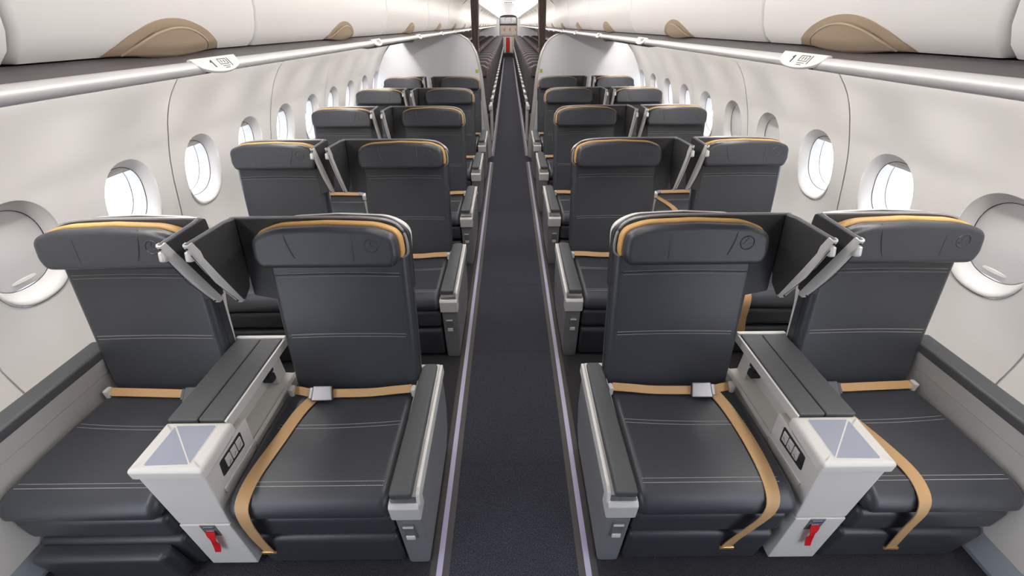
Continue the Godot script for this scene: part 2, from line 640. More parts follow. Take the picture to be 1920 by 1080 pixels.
		for i in 10:
			var y0 := lerpf(low, HOLE.y + 0.002, i / 10.0)
			var y1 := lerpf(low, HOLE.y + 0.002, (i + 1) / 10.0)
			var w0 := (HOLE.x + 0.003) * pow(1 - pow(minf(absf(y0) / (HOLE.y + 0.003), 1.0), 2.35), 1 / 2.35)
			var w1 := (HOLE.x + 0.003) * pow(1 - pow(minf(absf(y1) / (HOLE.y + 0.003), 1.0), 2.35), 1 / 2.35)
			for d in [0.051, 0.0535]:
				b.q(wall_pt(WIN_Y + y0, zc - w0, d), wall_pt(WIN_Y + y1, zc - w1, d), wall_pt(WIN_Y + y1, zc + w1, d), wall_pt(WIN_Y + y0, zc + w0, d))
		var sh := part(w, "window_shade", commit(b, org, s, 60.0), M.shade)
		b = B.new()
		var rs := []
		var grip_y := low + (0.018 if shut > 0.9 else 0.0)
		for i in 13:
			var f := -1.0 + i / 6.0
			var g := sqrt(maxf(1 - f * f, 0.0))
			var ring := PackedVector3Array()
			for q in [[0.0, 0.052], [0.0, 0.043], [0.006, 0.038], [0.016, 0.041], [0.02, 0.052]]:
				ring.append(wall_pt(WIN_Y + grip_y + 0.002 + 0.017 * (1 - g) * 0.3 + q[0] * (0.25 + 0.75 * g), zc + f * 0.052, 0.0525 - (0.0525 - q[1]) * (0.15 + 0.85 * g)))
			rs.append(ring)
		loft(b, rs)
		if shut > 0.9:
			var line := B.new()
			var ly := -HOLE.y + 0.047
			var lw := (HOLE.x + 0.001) * pow(1 - pow(absf(ly) / (HOLE.y + 0.003), 2.35), 1 / 2.35)
			tube(line, [wall_pt(WIN_Y + ly, zc - lw, 0.0505), wall_pt(WIN_Y + ly, zc, 0.0505), wall_pt(WIN_Y + ly, zc + lw, 0.0505)], 0.0016, 6)
			part(sh, "shade_ridge", commit(line, org, s), M.reveal)
		part(sh, "shade_grip", commit(b, org, s), M.reveal)

func shell() -> void:
	# floor
	var fl := thing("floor", "dark carpeted cabin floor", "floor", Vector3.ZERO, "", "structure")
	fl.remove_meta("category")
	var b := B.new()
	box(b, Vector3(-0.25, -0.06, -1.3), Vector3(0.25, 0.0, END + 1))
	part(fl, "aisle_carpet", commit(b), M.carpet, "dark navy speckled carpet runner along the aisle")
	for s in [-1.0, 1.0]:
		b = B.new()
		box(b, Vector3(0.25, -0.06, -1.3), Vector3(2.0, 0.0, END + 1))
		part(fl, "side_carpet", commit(b, Vector3.ZERO, s), M.carpet_side, "dark carpet under the seats")
	# floor path strips
	for s in [-1.0, 1.0]:
		var side := "left" if s < 0 else "right"
		for seg in [[-1.2, 6.02, "business"], [6.35, END - 2.0, "economy"]]:
			var t := thing("floor_path_strip", "pale lilac floor path strip along the %s edge of the %s aisle" % [side, seg[2]], "floor strip", Vector3(s * 0.28, 0, seg[0]), "floor path strips")
			var o := Vector3(0.28, 0, seg[0])
			b = B.new()
			prism(b, fillet([Vector2(0.243, 0.0), Vector2(0.25, 0.004), Vector2(0.31, 0.004), Vector2(0.317, 0.0)], 0.0), 2, seg[0], seg[1])
			part(t, "strip_holder", commit(b, o, s), M.strip_holder)
			b = B.new()
			box(b, Vector3(0.269, 0.003, seg[0]), Vector3(0.291, 0.0055, seg[1]), 0.001, 1)
			part(t, "strip_cover", commit(b, o, s), M.strip_cover_plastic)
	# ceiling
	var ce := thing("ceiling", "white curved ceiling between the overhead bins", "ceiling", Vector3.ZERO, "", "structure")
	ce.remove_meta("category")
	for seg in [[-1.3, 1.32], [1.324, 4.14], [4.144, 6.96], [6.964, 9.8], [9.804, 12.6], [12.604, 15.4], [15.404, 18.2], [18.204, 21.0], [21.004, 23.8], [23.804, END + 1]]:
		b = B.new()
		prism(b, PackedVector2Array([Vector2(-0.52, 2.10), Vector2(-0.44, 2.145), Vector2(-0.34, 2.175), Vector2(-0.2, 2.19), Vector2(0.2, 2.19), Vector2(0.34, 2.175), Vector2(0.44, 2.145), Vector2(0.52, 2.10), Vector2(0.52, 2.3), Vector2(-0.52, 2.3)]), 2, seg[0], seg[1])
		part(ce, "ceiling_panel", commit(b), M.ceiling)
	b = B.new()
	box(b, Vector3(-1.6, 2.3, -1.4), Vector3(1.6, 2.4, END + 1))
	part(ce, "roof", commit(b), M.ceiling)
	# end walls
	b = B.new()
	box(b, Vector3(-2.0, -0.05, -1.4), Vector3(2.0, 2.4, -1.3))
	single("wall_front", "grey bulkhead wall at the front of the cabin", "", commit(b), M.grey_panel, Vector3.ZERO, "", "structure")
	b = B.new()
	box(b, Vector3(-2.0, -0.05, END + 0.9), Vector3(2.0, 2.4, END + 1.0))
	single("wall_rear", "white end wall behind the rear galley", "", commit(b), M.wall, Vector3.ZERO, "", "structure")
	# shade states of the windows, from the front: share of the opening that is covered
	wall_side(-1.0, [1.0, 0.1, 0.1, 0.1, 0.1, 0.1, 0.1, 0.1, 0.1, 0.1])
	wall_side(1.0, [1.0, 0.1, 0.1, 1.0, 1.0, 0.1, 0.1, 0.1, 0.1, 0.1])
	# lamps
	for s in [-1.0, 1.0]:
		var side := "left" if s < 0 else "right"
		for seg in [[0.3, 6.1, "business"], [6.5, 28.5, "economy"]]:
			b = B.new()
			prism(b, PackedVector2Array([Vector2(0.50, 2.05), Vector2(0.54, 2.05), Vector2(0.54, 2.10), Vector2(0.515, 2.10)]), 2, seg[0], seg[1])
			single("ceiling_wash_lamp", "long white light strip above the %s bins of the %s cabin" % [side, seg[2]], "light", commit(b, Vector3(0.5, 2.05, 0), s), M.lamp, Vector3(0.5 * s, 2.05, 0), "ceiling light strips")
		b = B.new()
		box(b, Vector3(1.45, 1.605, -1.1), Vector3(1.478, 1.618, 6.1), 0.003, 1)
		single("wall_wash_lamp", "long light strip hidden between the %s bins and the window wall" % side, "light", commit(b, Vector3(1.46, 1.6, 0), s), M.lamp, Vector3(1.46 * s, 1.6, 0), "wall light strips")

# ---------------------------------------------------------------- overhead bins, channel, rail
const DOOR := [Vector2(0.735, 1.674), Vector2(0.715, 1.69), Vector2(0.700, 1.715), Vector2(0.689, 1.755), Vector2(0.684, 1.80), Vector2(0.680, 1.86), Vector2(0.667, 1.92), Vector2(0.64, 1.97), Vector2(0.595, 2.01), Vector2(0.54, 2.035)]

func door_x(y: float) -> float:
	for i in DOOR.size() - 1:
		if y <= DOOR[i + 1].y: return lerpf(DOOR[i].x, DOOR[i + 1].x, (y - DOOR[i].y) / (DOOR[i + 1].y - DOOR[i].y))
	return DOOR[-1].x

func bins() -> void:
	var seams := [-1.25, -0.1, 0.672, 1.325]
	while seams[-1] < 27.0: seams.append(seams[-1] + 1.41)
	for s in [-1.0, 1.0]:
		var side := "left" if s < 0 else "right"
		for i in seams.size() - 1:
			var z0: float = seams[i]
			var z1: float = seams[i + 1]
			var zc := (z0 + z1) / 2
			var o := Vector3(0.7, 1.674, zc)
			var label := "white %s overhead bin with bronze latch, %s from the front" % [side, WORDS[i]]
			var t := thing("overhead_bin", label, "overhead bin", Vector3(0.7 * s, 1.674, zc), "overhead bins on the " + side)
			var poly := PackedVector2Array(DOOR)
			poly.append_array(PackedVector2Array([Vector2(0.55, 2.045), Vector2(1.44, 2.045), Vector2(1.44, 1.69), Vector2(0.76, 1.674)]))
			var b := B.new()
			prism(b, poly, 2, z0 + 0.003, z1 - 0.003, 0.010, 0.010, 4)
			part(t, "bin_door", commit(b, o, s), M.bin)
			# latch: an arched bronze plate with a domed inner grip, laid on the curve of the door
			for q in [[0.17, 0.060, 0.003, "latch_plate"], [0.128, 0.043, 0.013, "latch_grip"]]:
				b = B.new()
				var rows := 8
				var cols := 20
				var front := []
				for r in rows + 1:
					var ring := []
					for c in cols + 1:
						var f := -1.0 + 2.0 * c / cols
						var top: float = q[1] * pow(cos(f * PI / 2), 0.8) if absf(f) < 1 else 0.0
						var y := 1.6745 + top * r / rows
						var lift: float = q[2] * (1.0 if q[3] == "latch_plate" else (0.45 + 0.55 * pow(cos(f * PI / 2), 0.5)))
						var dip := 0.010 * pow(cos(f * PI / 2), 1.2) * (1.0 - float(r) / rows) if q[3] == "latch_grip" else 0.004 * (1.0 - float(r) / rows) * cos(f * PI / 2)
						ring.append(Vector3(door_x(y) - lift, y - dip, zc + f * q[0]))
					front.append(ring)
				for r in rows:
					for c in cols:
						b.q(front[r][c], front[r][c + 1], front[r + 1][c + 1], front[r + 1][c])
				var back := Vector3(0.02, 0, 0)
				for c in cols:
					b.q(front[rows][c], front[rows][c + 1], front[rows][c + 1] + back, front[rows][c] + back)
					b.q(front[0][c + 1], front[0][c], front[0][c] + back, front[0][c + 1] + back)
				var lp := part(t, q[3], commit(b, o, s, 50.0), M.bronze)
				if q[3] == "latch_grip":
					b = B.new()
					var arch := []
					for c in cols + 1: arch.append(front[rows][c] + Vector3(0.0015, 0.0, 0))
					tube(b, arch, 0.0026, 8)
					part(lp, "latch_rim", commit(b, o, s), M.bronze)
		# service channel under the bins
		var cuts := [-1.25, 2.155, 3.57, 4.45, BULKHEAD - 0.01, 7.8]
		while cuts[-1] < 26.0: cuts.append(cuts[-1] + 1.41)
		for i in cuts.size() - 1:
			var b := B.new()
			var drop := 0.03 if i == 3 else 0.0            # the section before the partition hangs lower
			prism(b, fillet([Vector2(0.672, 1.650), Vector2(0.705, 1.661), Vector2(0.745, 1.6715), Vector2(1.435, 1.6715), Vector2(1.435, 1.585), Vector2(1.425, 1.565 - drop), Vector2(1.34, 1.56 - drop), Vector2(1.26, 1.57 - drop), Vector2(1.22, 1.617), Vector2(0.70, 1.634), Vector2(0.678, 1.637)], 0.008, 2), 2, cuts[i] + 0.0015, cuts[i + 1] - 0.0015)
			single("service_channel", "grey service channel under the %s bins, %s section from the front" % [side, WORDS[i]], "ceiling channel", commit(b, Vector3(0.7, 1.65, cuts[i]), s), M.ledge, Vector3(0.7 * s, 1.65, cuts[i]), "service channels")
		# hand rail with row markers
		var rail := thing("hand_rail", "silver tubular hand rail along the %s overhead bins" % side, "rail", Vector3(0.66 * s, 1.646, 0), "hand rails")
		var ro := Vector3(0.66, 1.646, 0)
		var marks := [1.025, 2.315, 3.43, 4.62, 5.75]
		var z := -1.25
		var stops := marks.duplicate()
		for k in 26: stops.append(6.9 + 0.78 * k)
		for m in stops:
			var b := B.new()
			tube(b, [Vector3(0.66, 1.646, z + 0.004), Vector3(0.66, 1.646, m - 0.05)], 0.0125, 12)
			part(rail, "rail_tube", commit(b, ro, s), M.rail)
			b = B.new()
			tube(b, [Vector3(0.66, 1.646, m - 0.046), Vector3(0.66, 1.646, m - 0.03)], 0.0125, 12)
			tube(b, [Vector3(0.66, 1.646, m - 0.05), Vector3(0.66, 1.646, m + 0.07)], 0.0105, 10)
			part(rail, "rail_collar", commit(b, ro, s), M.ledge)
			z = m + 0.03
		for i in marks.size():
			marker(rail, s, marks[i], i, ro)
		for k in 26:
			var b := B.new()
			var mz := 6.9 + 0.78 * k
			box(b, Vector3(0.645, 1.626, mz - 0.04), Vector3(0.668, 1.662, mz + 0.04), 0.008, 2)
			part(rail, "row_marker", commit(b, ro, s), M.placard)

func marker(rail: Node3D, s: float, z: float, i: int, ro: Vector3) -> void:
	# a D-shaped plate on the rail; u runs along the rail, v down its face
	var b := B.new()
	var nrm := Vector3(-0.80, 0.60, 0)
	var dwn := Vector3(-0.60, -0.80, 0)
	b.T = Transform3D(Basis(Vector3(0, 0, 1), dwn, nrm), Vector3(0.66, 1.646, z) + nrm * 0.0135 - dwn * 0.010)
	var poly := PackedVector2Array()
	poly.append(Vector2(-0.085, -0.002))
	for k in 13:
		var f := PI * k / 12.0
		poly.append(Vector2(-0.08 * cos(f), 0.001 + 0.031 * pow(sin(f), 0.8)))
	poly.append(Vector2(0.08, -0.004))
	prism(b, poly, 2, -0.007, 0.0, 0.001, 0.002, 2)
	var pl := part(rail, "row_marker", commit(b, ro, s), M.placard)
	# seat pictogram: outlines of a seat pair and a window bar
	b = B.new()
	b.T = Transform3D(Basis(Vector3(0, 0, 1), dwn, nrm), Vector3(0.66, 1.646, z) + nrm * 0.0136 - dwn * 0.010)
	var g := -1.0 if s < 0 else 1.0        # the icon stands on the far side of the numeral when read from the aisle
	var marks := [[0.012, 0.004, 0.042, 0.0048], [0.012, 0.016, 0.042, 0.0168], [0.012, 0.004, 0.0128, 0.0168], [0.0412, 0.004, 0.042, 0.0168], [0.021, 0.007, 0.0222, 0.0135], [0.031, 0.007, 0.0322, 0.0135], [0.014, 0.0205, 0.040, 0.0213], [0.018, 0.0245, 0.034, 0.0253], [0.049, 0.003, 0.0502, 0.022]]
	for r in marks:
		var u0: float = r[0] - 0.012
		var u1: float = r[2] - 0.012
		if s > 0:
			var h := -u0 + 0.0
			u0 = -u1
			u1 = h
		box(b, Vector3(u0, r[1], 0.0), Vector3(u1, r[3], 0.0009))
	part(pl, "pictogram", commit(b, ro, s), M.ink)
	if i == 0:
		var tm := TextMesh.new()
		tm.text = "1"
		tm.font_size = 32
		tm.pixel_size = 0.00072
		tm.depth = 0.0008
		var o := part(pl, "numeral", tm, M.ink)
		var nn := Vector3(nrm.x * s, nrm.y, 0)
		var up := Vector3(-dwn.x * s, -dwn.y, 0)
		var right := up.cross(nn)
		o.transform = Transform3D(Basis(right, up, nn), Vector3(0, 0, -z) + nn * 0.0142 + up * 0.010 - up * 0.0125 - right * 0.024)

# ---------------------------------------------------------------- business seats
func back_frame() -> Transform3D:
	var a := deg_to_rad(12.0)
	return Transform3D(Basis(Vector3(1, 0, 0), Vector3(0, cos(a), sin(a)), Vector3(0, sin(a), -cos(a))), Vector3(0, 0.46, 1.165))

func cushion_y(z: float) -> float:
	return 0.458 + 0.007 * sin(clampf((z - 0.72) / 0.45, 0, 1) * PI)

func make_seat(aisle: bool, s: float) -> Node3D:
	var t := Node3D.new()
	var cx := 0.642 if aisle else 1.402
	var hx := 0.637 if aisle else 1.372
	var g := 1.0 if aisle else -1.0                 # towards the console
	var x0 := 0.402 if aisle else 1.150
	var x1 := 0.922 if aisle else 1.668
	var o := Vector3(cx, 0, 1.0)
	var half := 0.26 if aisle else 0.255
	var F := back_frame()
	var b := B.new()
	# base, leg rest, cushion
	box(b, Vector3(x0 + 0.02, 0.0, 0.76), Vector3(x1 - 0.02, 0.34, 1.20), 0.01, 1)
	part(t, "seat_base", commit(b, o, s), M.black)
	b = B.new()
	prism(b, fillet([Vector2(0.76, 0.02), Vector2(0.76, 0.222), Vector2(0.684, 0.228), Vector2(0.702, 0.02)], [0.01, 0.01, 0.045, 0.02], 6), 0, x0 + 0.006, x1 - 0.006, 0.015, 0.015, 3)
	part(t, "leg_rest_pad", commit(b, o, s), M.leather)
	b = B.new()
	prism(b, fillet([Vector2(0.78, 0.238), Vector2(0.78, 0.36), Vector2(0.686, 0.36), Vector2(0.688, 0.238)], [0.01, 0.01, 0.03, 0.035], 6), 0, x0 + 0.004, x1 - 0.004, 0.02, 0.02, 3)
	part(t, "leg_rest_pad", commit(b, o, s), M.leather)
	if not aisle and s < 0:                       # the left window seats' foot pad is swung out a little
		b = B.new()
		prism(b, fillet([Vector2(0.70, 0.02), Vector2(0.69, 0.205), Vector2(0.632, 0.208), Vector2(0.648, 0.02)], [0.01, 0.01, 0.04, 0.02], 6), 0, x0 + 0.045, x1 - 0.01, 0.02, 0.02, 3)
		part(t, "foot_pad", commit(b, o, s), M.leather)
	b = B.new()
	var prof := [Vector2(1.22, 0.34)]
	for k in 13:
		var z := lerpf(1.22, 0.745, k / 12.0)
		prof.append(Vector2(z, cushion_y(z)))
	prof.append_array([Vector2(0.715, 0.452), Vector2(0.692, 0.438), Vector2(0.677, 0.415), Vector2(0.674, 0.392), Vector2(0.682, 0.374), Vector2(0.70, 0.366), Vector2(0.80, 0.36)])
	prism(b, PackedVector2Array(prof), 0, x0, x1, 0.032, 0.032, 4)
	var cu := part(t, "seat_cushion", commit(b, o, s), M.leather)
	for q in [0.75, 0.97]:
		b = B.new()
		for d in [-0.0075, 0.0075]:
			var path := []
			for k in 25:
				var f := k / 24.0
				var x := lerpf(cx - 0.215, cx + 0.235, f) if aisle else lerpf(cx - 0.22, cx + 0.235, f)
				var z: float = q + d
				if q > 0.9:
					var side := (1 - f) if aisle else f
					z += 0.020 * pow(side, 2.2) - 0.004 + 0.006 * pow(1 - side, 2.0)
				path.append(Vector3(x, cushion_y(z) + 0.0002, z))
			dashes(b, path, Vector3.UP)
		part(cu, "stitching", commit(b, o, s), M.stitch)
	# backrest
	b = B.new()
	b.T = F
	prism(b, fillet([Vector2(cx - half + 0.004, -0.02), Vector2(cx + half - 0.004, -0.02), Vector2(cx + half, 0.2), Vector2(cx + half, 0.62), Vector2(cx - half, 0.62), Vector2(cx - half, 0.2)], [0.03, 0.03, 0.1, 0.03, 0.03, 0.1], 4), 2, -0.075, 0.0, 0.008, 0.028, 5)
	var bk := part(t, "backrest", commit(b, o, s), M.leather)
	for q in [0.245, 0.497]:
		b = B.new()
		b.T = F
		for d in [-0.0065, 0.0065]:
			var path := []
			for k in 13:
				var f := k / 12.0
				path.append(Vector3(lerpf(cx - 0.225, cx + 0.225, f), q + d + 0.004 * sin(f * PI), 0.0002))
			dashes(b, path, Vector3(0, 0, 1))
		part(bk, "stitching", commit(b, o, s), M.stitch)
		b = B.new()
		b.T = F
		var fold := []
		for k in 13:
			var f := k / 12.0
			fold.append(Vector3(lerpf(cx - 0.235, cx + 0.235, f), q + 0.002 + 0.004 * sin(f * PI), -0.0012))
		tube(b, fold, 0.0026, 6)
		part(bk, "seam_fold", commit(b, o, s), M.leather)
	for e in [-1.0, 1.0]:
		b = B.new()
		b.T = F
		tube(b, [Vector3(cx + e * (half - 0.001), 0.02, -0.036), Vector3(cx + e * (half + 0.0005), 0.24, -0.036), Vector3(cx + e * (half + 0.0005), 0.55, -0.036)], 0.002, 5)
		part(bk, "side_seam", commit(b, o, s), M.leather)
	# hard shell behind
	b = B.new()
	b.T = F
	var out := half + 0.012
	prism(b, fillet([Vector2(cx - out + 0.045, -0.38), Vector2(cx + out - 0.045, -0.38), Vector2(cx + out - 0.026, 0.33), Vector2(hx + out - 0.012, 0.66), Vector2(hx + 0.19, 0.703), Vector2(hx, 0.711), Vector2(hx - 0.19, 0.703), Vector2(hx - out + 0.012, 0.66), Vector2(cx - out + 0.026, 0.33)], [0.01, 0.01, 0.2, 0.06, 0.15, 0.1, 0.15, 0.06, 0.2], 5), 2, -0.105, -0.076, 0.008, 0.006, 3)
	part(t, "back_shell", commit(b, o, s), M.white_plastic)
	b = B.new()
	b.T = F
	for q in [[-0.075, -0.05, 0.262, 0.7125], [-0.047, -0.022, 0.256, 0.708]]:
		prism(b, fillet([Vector2(hx - q[2], 0.42), Vector2(hx + q[2], 0.42), Vector2(hx + q[2], 0.65), Vector2(hx + 0.19, q[3] - 0.008), Vector2(hx, q[3]), Vector2(hx - 0.19, q[3] - 0.008), Vector2(hx - q[2], 0.65)], [0.02, 0.02, 0.05, 0.15, 0.1, 0.15, 0.05], 5), 2, q[0], q[1], 0.006, 0.008, 3)
	part(t, "shell_lining", commit(b, o, s), M.black)
	# headrest
	var hp := fillet([Vector2(hx - 0.232, 0.552), Vector2(hx + 0.232, 0.552), Vector2(hx + 0.248, 0.59), Vector2(hx + 0.243, 0.664), Vector2(hx + 0.17, 0.691), Vector2(hx, 0.698), Vector2(hx - 0.17, 0.691), Vector2(hx - 0.243, 0.664), Vector2(hx - 0.248, 0.59)], [0.035, 0.035, 0.06, 0.05, 0.2, 0.3, 0.2, 0.05, 0.06], 6)
	b = B.new()
	b.T = F
	prism(b, hp, 2, 0.036, 0.09, 0.004, 0.020, 6)
	var hr := part(t, "headrest", commit(b, o, s, 50.0), M.leather)
	b = B.new()
	b.T = F
	var band := inset(ccw(hp), -0.0085)
	for i in band.size(): band[i].y = maxf(band[i].y, 0.575)
	prism(b, band, 2, 0.006, 0.042, 0.003, 0.006, 3)
	part(hr, "gold_piping", commit(b, o, s), M.gold_piping, "gold band round the headrest")
	for e in [-1.0, 1.0]:
		b = B.new()
		b.T = F
		var k0 := 0.125 if e * g > 0 else 0.10
		var k1 := 0.085 if e * g > 0 else 0.098
		var path := []
		for k in 9:
			var f := k / 8.0
			path.append(Vector3(hx + e * lerpf(k0, k1, f * f), lerpf(0.690, 0.562, f), 0.0893 - 0.010 * pow(absf(f - 0.5) * 2, 7.0)))
		tube(b, path, 0.0026, 6)
		part(hr, "crease", commit(b, o, s), M.leather)
	# embossed round emblem, on the picture's right of every headrest
	b = B.new()
	var ex := hx + s * 0.163
	b.T = F * Transform3D(Basis(), Vector3(ex, 0.634, 0.0895))
	var circle := []
	for k in 25: circle.append(Vector3(cos(TAU * k / 24) * 0.023, sin(TAU * k / 24) * 0.023, 0))
	tube(b, circle, 0.0024, 6)
	var bird := []
	for v in [Vector2(-0.020, -0.004), Vector2(-0.010, -0.008), Vector2(0.004, -0.008), Vector2(0.020, -0.001), Vector2(0.006, -0.002), Vector2(-0.001, 0.003), Vector2(0.002, 0.018), Vector2(-0.006, 0.008), Vector2(-0.009, 0.0)]:
		bird.append(Vector2(v.x * s, v.y))
	prism(b, PackedVector2Array(bird), 2, -0.002, 0.0022, 0.0, 0.0012, 2)
	part(hr, "emblem", commit(b, o, s), M.leather, "embossed round bird emblem")
	# privacy wing towards the console
	var xw := 0.983 if aisle else 1.086
	var xt := 0.999 if aisle else 1.081
	b = B.new()
	b.T = F
	var pl := [Vector2(hx - g * 0.236, 0.56), Vector2(hx - g * 0.262, 0.575), Vector2(hx - g * 0.258, 0.665), Vector2(hx - g * 0.19, 0.702), Vector2(hx - g * 0.05, 0.712), Vector2(xw - g * 0.01, 0.712), Vector2(xw - g * 0.01, 0.42), Vector2(cx + g * 0.24, 0.40)]
	prism(b, fillet(pl, [0.01, 0.015, 0.05, 0.15, 0.1, 0.01, 0.01, 0.01], 5), 2, -0.020, -0.002, 0.005, 0.005, 2)
	var wing := part(t, "privacy_wing", commit(b, o, s), M.wing_fabric)
	b = B.new()
	b.T = Transform3D(Basis(Vector3(1, 0, 0), Vector3(0, 1, 0), Vector3((xw - xt) / 0.21, 0, 1)), Vector3(xt - (xw - xt) / 0.21 * 1.10, 0, 0))
	prism(b, fillet([Vector2(1.322, 1.157), Vector2(1.108, 1.157), Vector2(1.216, 0.876), Vector2(1.262, 0.905), Vector2(1.275, 0.94), Vector2(1.30, 0.95)], [0.012, 0.004, 0.004, 0.03, 0.03, 0.01], 4), 0, -0.009, 0.009, 0.002, 0.002, 1)
	part(wing, "wing_panel", commit(b, o, s), M.wing_fabric)
	b = B.new()
	b.T = F
	var rim := curve([Vector3(hx - g * 0.24, 0.562, -0.006), Vector3(hx - g * 0.261, 0.585, -0.006), Vector3(hx - g * 0.254, 0.652, -0.006), Vector3(hx - g * 0.215, 0.694, -0.006), Vector3(hx - g * 0.13, 0.709, -0.006), Vector3(hx, 0.7125, -0.006), Vector3(xw - g * 0.03, 0.7125, -0.006), Vector3(xw - g * 0.008, 0.7125, 0.002)], 4)
	tube(b, rim, 0.0055, 7)
	b.T = Transform3D()
	tube(b, [F * Vector3(xw - g * 0.008, 0.7125, 0.002), Vector3(lerpf(xw, xt, 0.2), 1.158, 1.27), Vector3(xt, 1.158, 1.105)], 0.0062, 7)
	part(wing, "wing_rim", commit(b, o, s), M.edge_grey, "grey satin rim")
	b = B.new()
	var tip := []
	for k in 11:
		var f := k / 10.0
		var bow := 0.010 * sin(f * PI)
		var c := Vector3(xt, lerpf(1.160, 0.874, f), lerpf(1.106, 1.216, f) - bow)
		var dw := 0.0115
		var back := Vector3(0, 0.1, 1.0).normalized() * (0.012 + bow)
		tip.append(PackedVector3Array([c + Vector3(-dw, 0, 0), c + Vector3(-dw * 0.6, -0.003, -0.008), c + Vector3(dw * 0.6, -0.003, -0.008), c + Vector3(dw, 0, 0), c + Vector3(dw, 0, 0) + back, c + Vector3(-dw, 0, 0) + back]))
	loft(b, tip)
	var trim := part(wing, "wing_trim", commit(b, o, s, 30.0), M.silver, "light metal trim on the wing's front edge")
	b = B.new()
	tube(b, [Vector3(xt - g * 0.004, 1.125, 1.100), Vector3(xt - g * 0.004, 1.0, 1.138), Vector3(xt - g * 0.004, 0.89, 1.196)], 0.0012, 5)
	for q in [[1.146, 1.1005], [0.884, 1.201]]:
		tube(b, [Vector3(xt, q[0], q[1] - 0.003), Vector3(xt, q[0] + 0.002, q[1] + 0.006)], 0.0035, 8)
	part(trim, "trim_groove", commit(b, o, s), M.rubber)
	b = B.new()
	b.T = Transform3D(Basis(Vector3(1, 0, 0), deg_to_rad(20.0)), Vector3(xt, 1.118, 1.108))
	box(b, Vector3(0.0, -0.018, -0.012), Vector3(0.018, 0.016, 0.010), 0.007, 3)
	part(trim, "wing_latch", commit(b, o, s), M.silver)
	# lap belt
	b = B.new()
	var bx0 := x0 + 0.01
	var bx1 := x1 - 0.035
	var bk_x := hx + (0.115 if aisle else -0.112)
	var hand := Vector3(0, 0.009, 0.0135)
	strap(b, curve([Vector3(bx0, 0.482, 1.140), Vector3(bx0 + 0.07, 0.486, 1.128), Vector3((bx0 + bk_x) / 2, 0.482, 1.120), Vector3(bk_x - 0.03, 0.488, 1.112)], 4), [hand], 0.003)
	var belt := part(t, "seat_belt", commit(b, o, s), M.gold_webbing, "golden tan lap belt")
	b = B.new()
	strap(b, curve([Vector3(bk_x + 0.02, 0.488, 1.118), Vector3(bk_x + 0.07, 0.480, 1.125), Vector3((bk_x + bx1) / 2 + 0.03, 0.482, 1.13), Vector3(bx1, 0.478, 1.14)], 4), [hand], 0.003)
	part(belt, "belt_strap", commit(b, o, s), M.gold_webbing)
	b = B.new()
	b.T = Transform3D(Basis(Vector3(1, 0, 0), deg_to_rad(-40.0)), Vector3(bk_x, 0.497, 1.106))
	prism(b, fillet([Vector2(-0.042, -0.030), Vector2(0.044, -0.032), Vector2(0.042, 0.028), Vector2(-0.032, 0.028)], 0.006, 3), 1, -0.006, 0.010, 0.003, 0.004, 3)
	box(b, Vector3(0.043, -0.004, -0.022), Vector3(0.058, 0.002, 0.022), 0.002, 1)
	part(belt, "buckle", commit(b, o, s), M.chrome)
	for e in [[bx0 - 0.012, 1.137], [bx1 + 0.008, 1.142]]:
		b = B.new()
		box(b, Vector3(e[0] - 0.008, 0.455, e[1] - 0.02), Vector3(e[0] + 0.010, 0.495, e[1] + 0.012), 0.005, 2)
		part(belt, "belt_anchor", commit(b, o, s), M.silver)
	var free := []
	if aisle and s < 0:
		free = [Vector3(0.775, 0.486, 1.128), Vector3(0.800, 0.470, 1.10), Vector3(0.826, 0.469, 1.03), Vector3(0.845, 0.469, 0.90), Vector3(0.866, 0.464, 0.775), Vector3(0.868, 0.446, 0.695), Vector3(0.862, 0.40, 0.666), Vector3(0.868, 0.30, 0.668), Vector3(0.878, 0.20, 0.680), Vector3(0.886, 0.128, 0.692)]
	elif aisle:
		free = [Vector3(0.80, 0.486, 1.128), Vector3(0.822, 0.470, 1.10), Vector3(0.838, 0.469, 1.03), Vector3(0.848, 0.469, 0.90), Vector3(0.846, 0.464, 0.775), Vector3(0.835, 0.446, 0.695), Vector3(0.818, 0.40, 0.666), Vector3(0.788, 0.30, 0.668), Vector3(0.772, 0.20, 0.680), Vector3(0.775, 0.128, 0.692)]
	elif s > 0:
		free = [Vector3(1.23, 0.486, 1.128), Vector3(1.25, 0.470, 1.08), Vector3(1.28, 0.469, 0.98), Vector3(1.312, 0.469, 0.86), Vector3(1.330, 0.464, 0.765), Vector3(1.322, 0.446, 0.695), Vector3(1.315, 0.40, 0.666), Vector3(1.325, 0.30, 0.668), Vector3(1.355, 0.20, 0.680), Vector3(1.385, 0.110, 0.692)]
	if free:
		b = B.new()
		var fp := curve(free, 4)
		strap(b, fp, [Vector3(0.0235, 0, 0.004)], 0.003)
		part(belt, "belt_tail", commit(b, o, s), M.gold_webbing)
		b = B.new()
		var e: Vector3 = free[-1]
		box(b, e + Vector3(-0.026, -0.010, -0.006), e + Vector3(0.026, 0.004, 0.005), 0.003, 2)
		part(belt, "belt_tip", commit(b, o, s), M.gold_tip)
	if aisle: aisle_armrest(t, o, s)
	else: window_armrest(t, o, s)
	return t

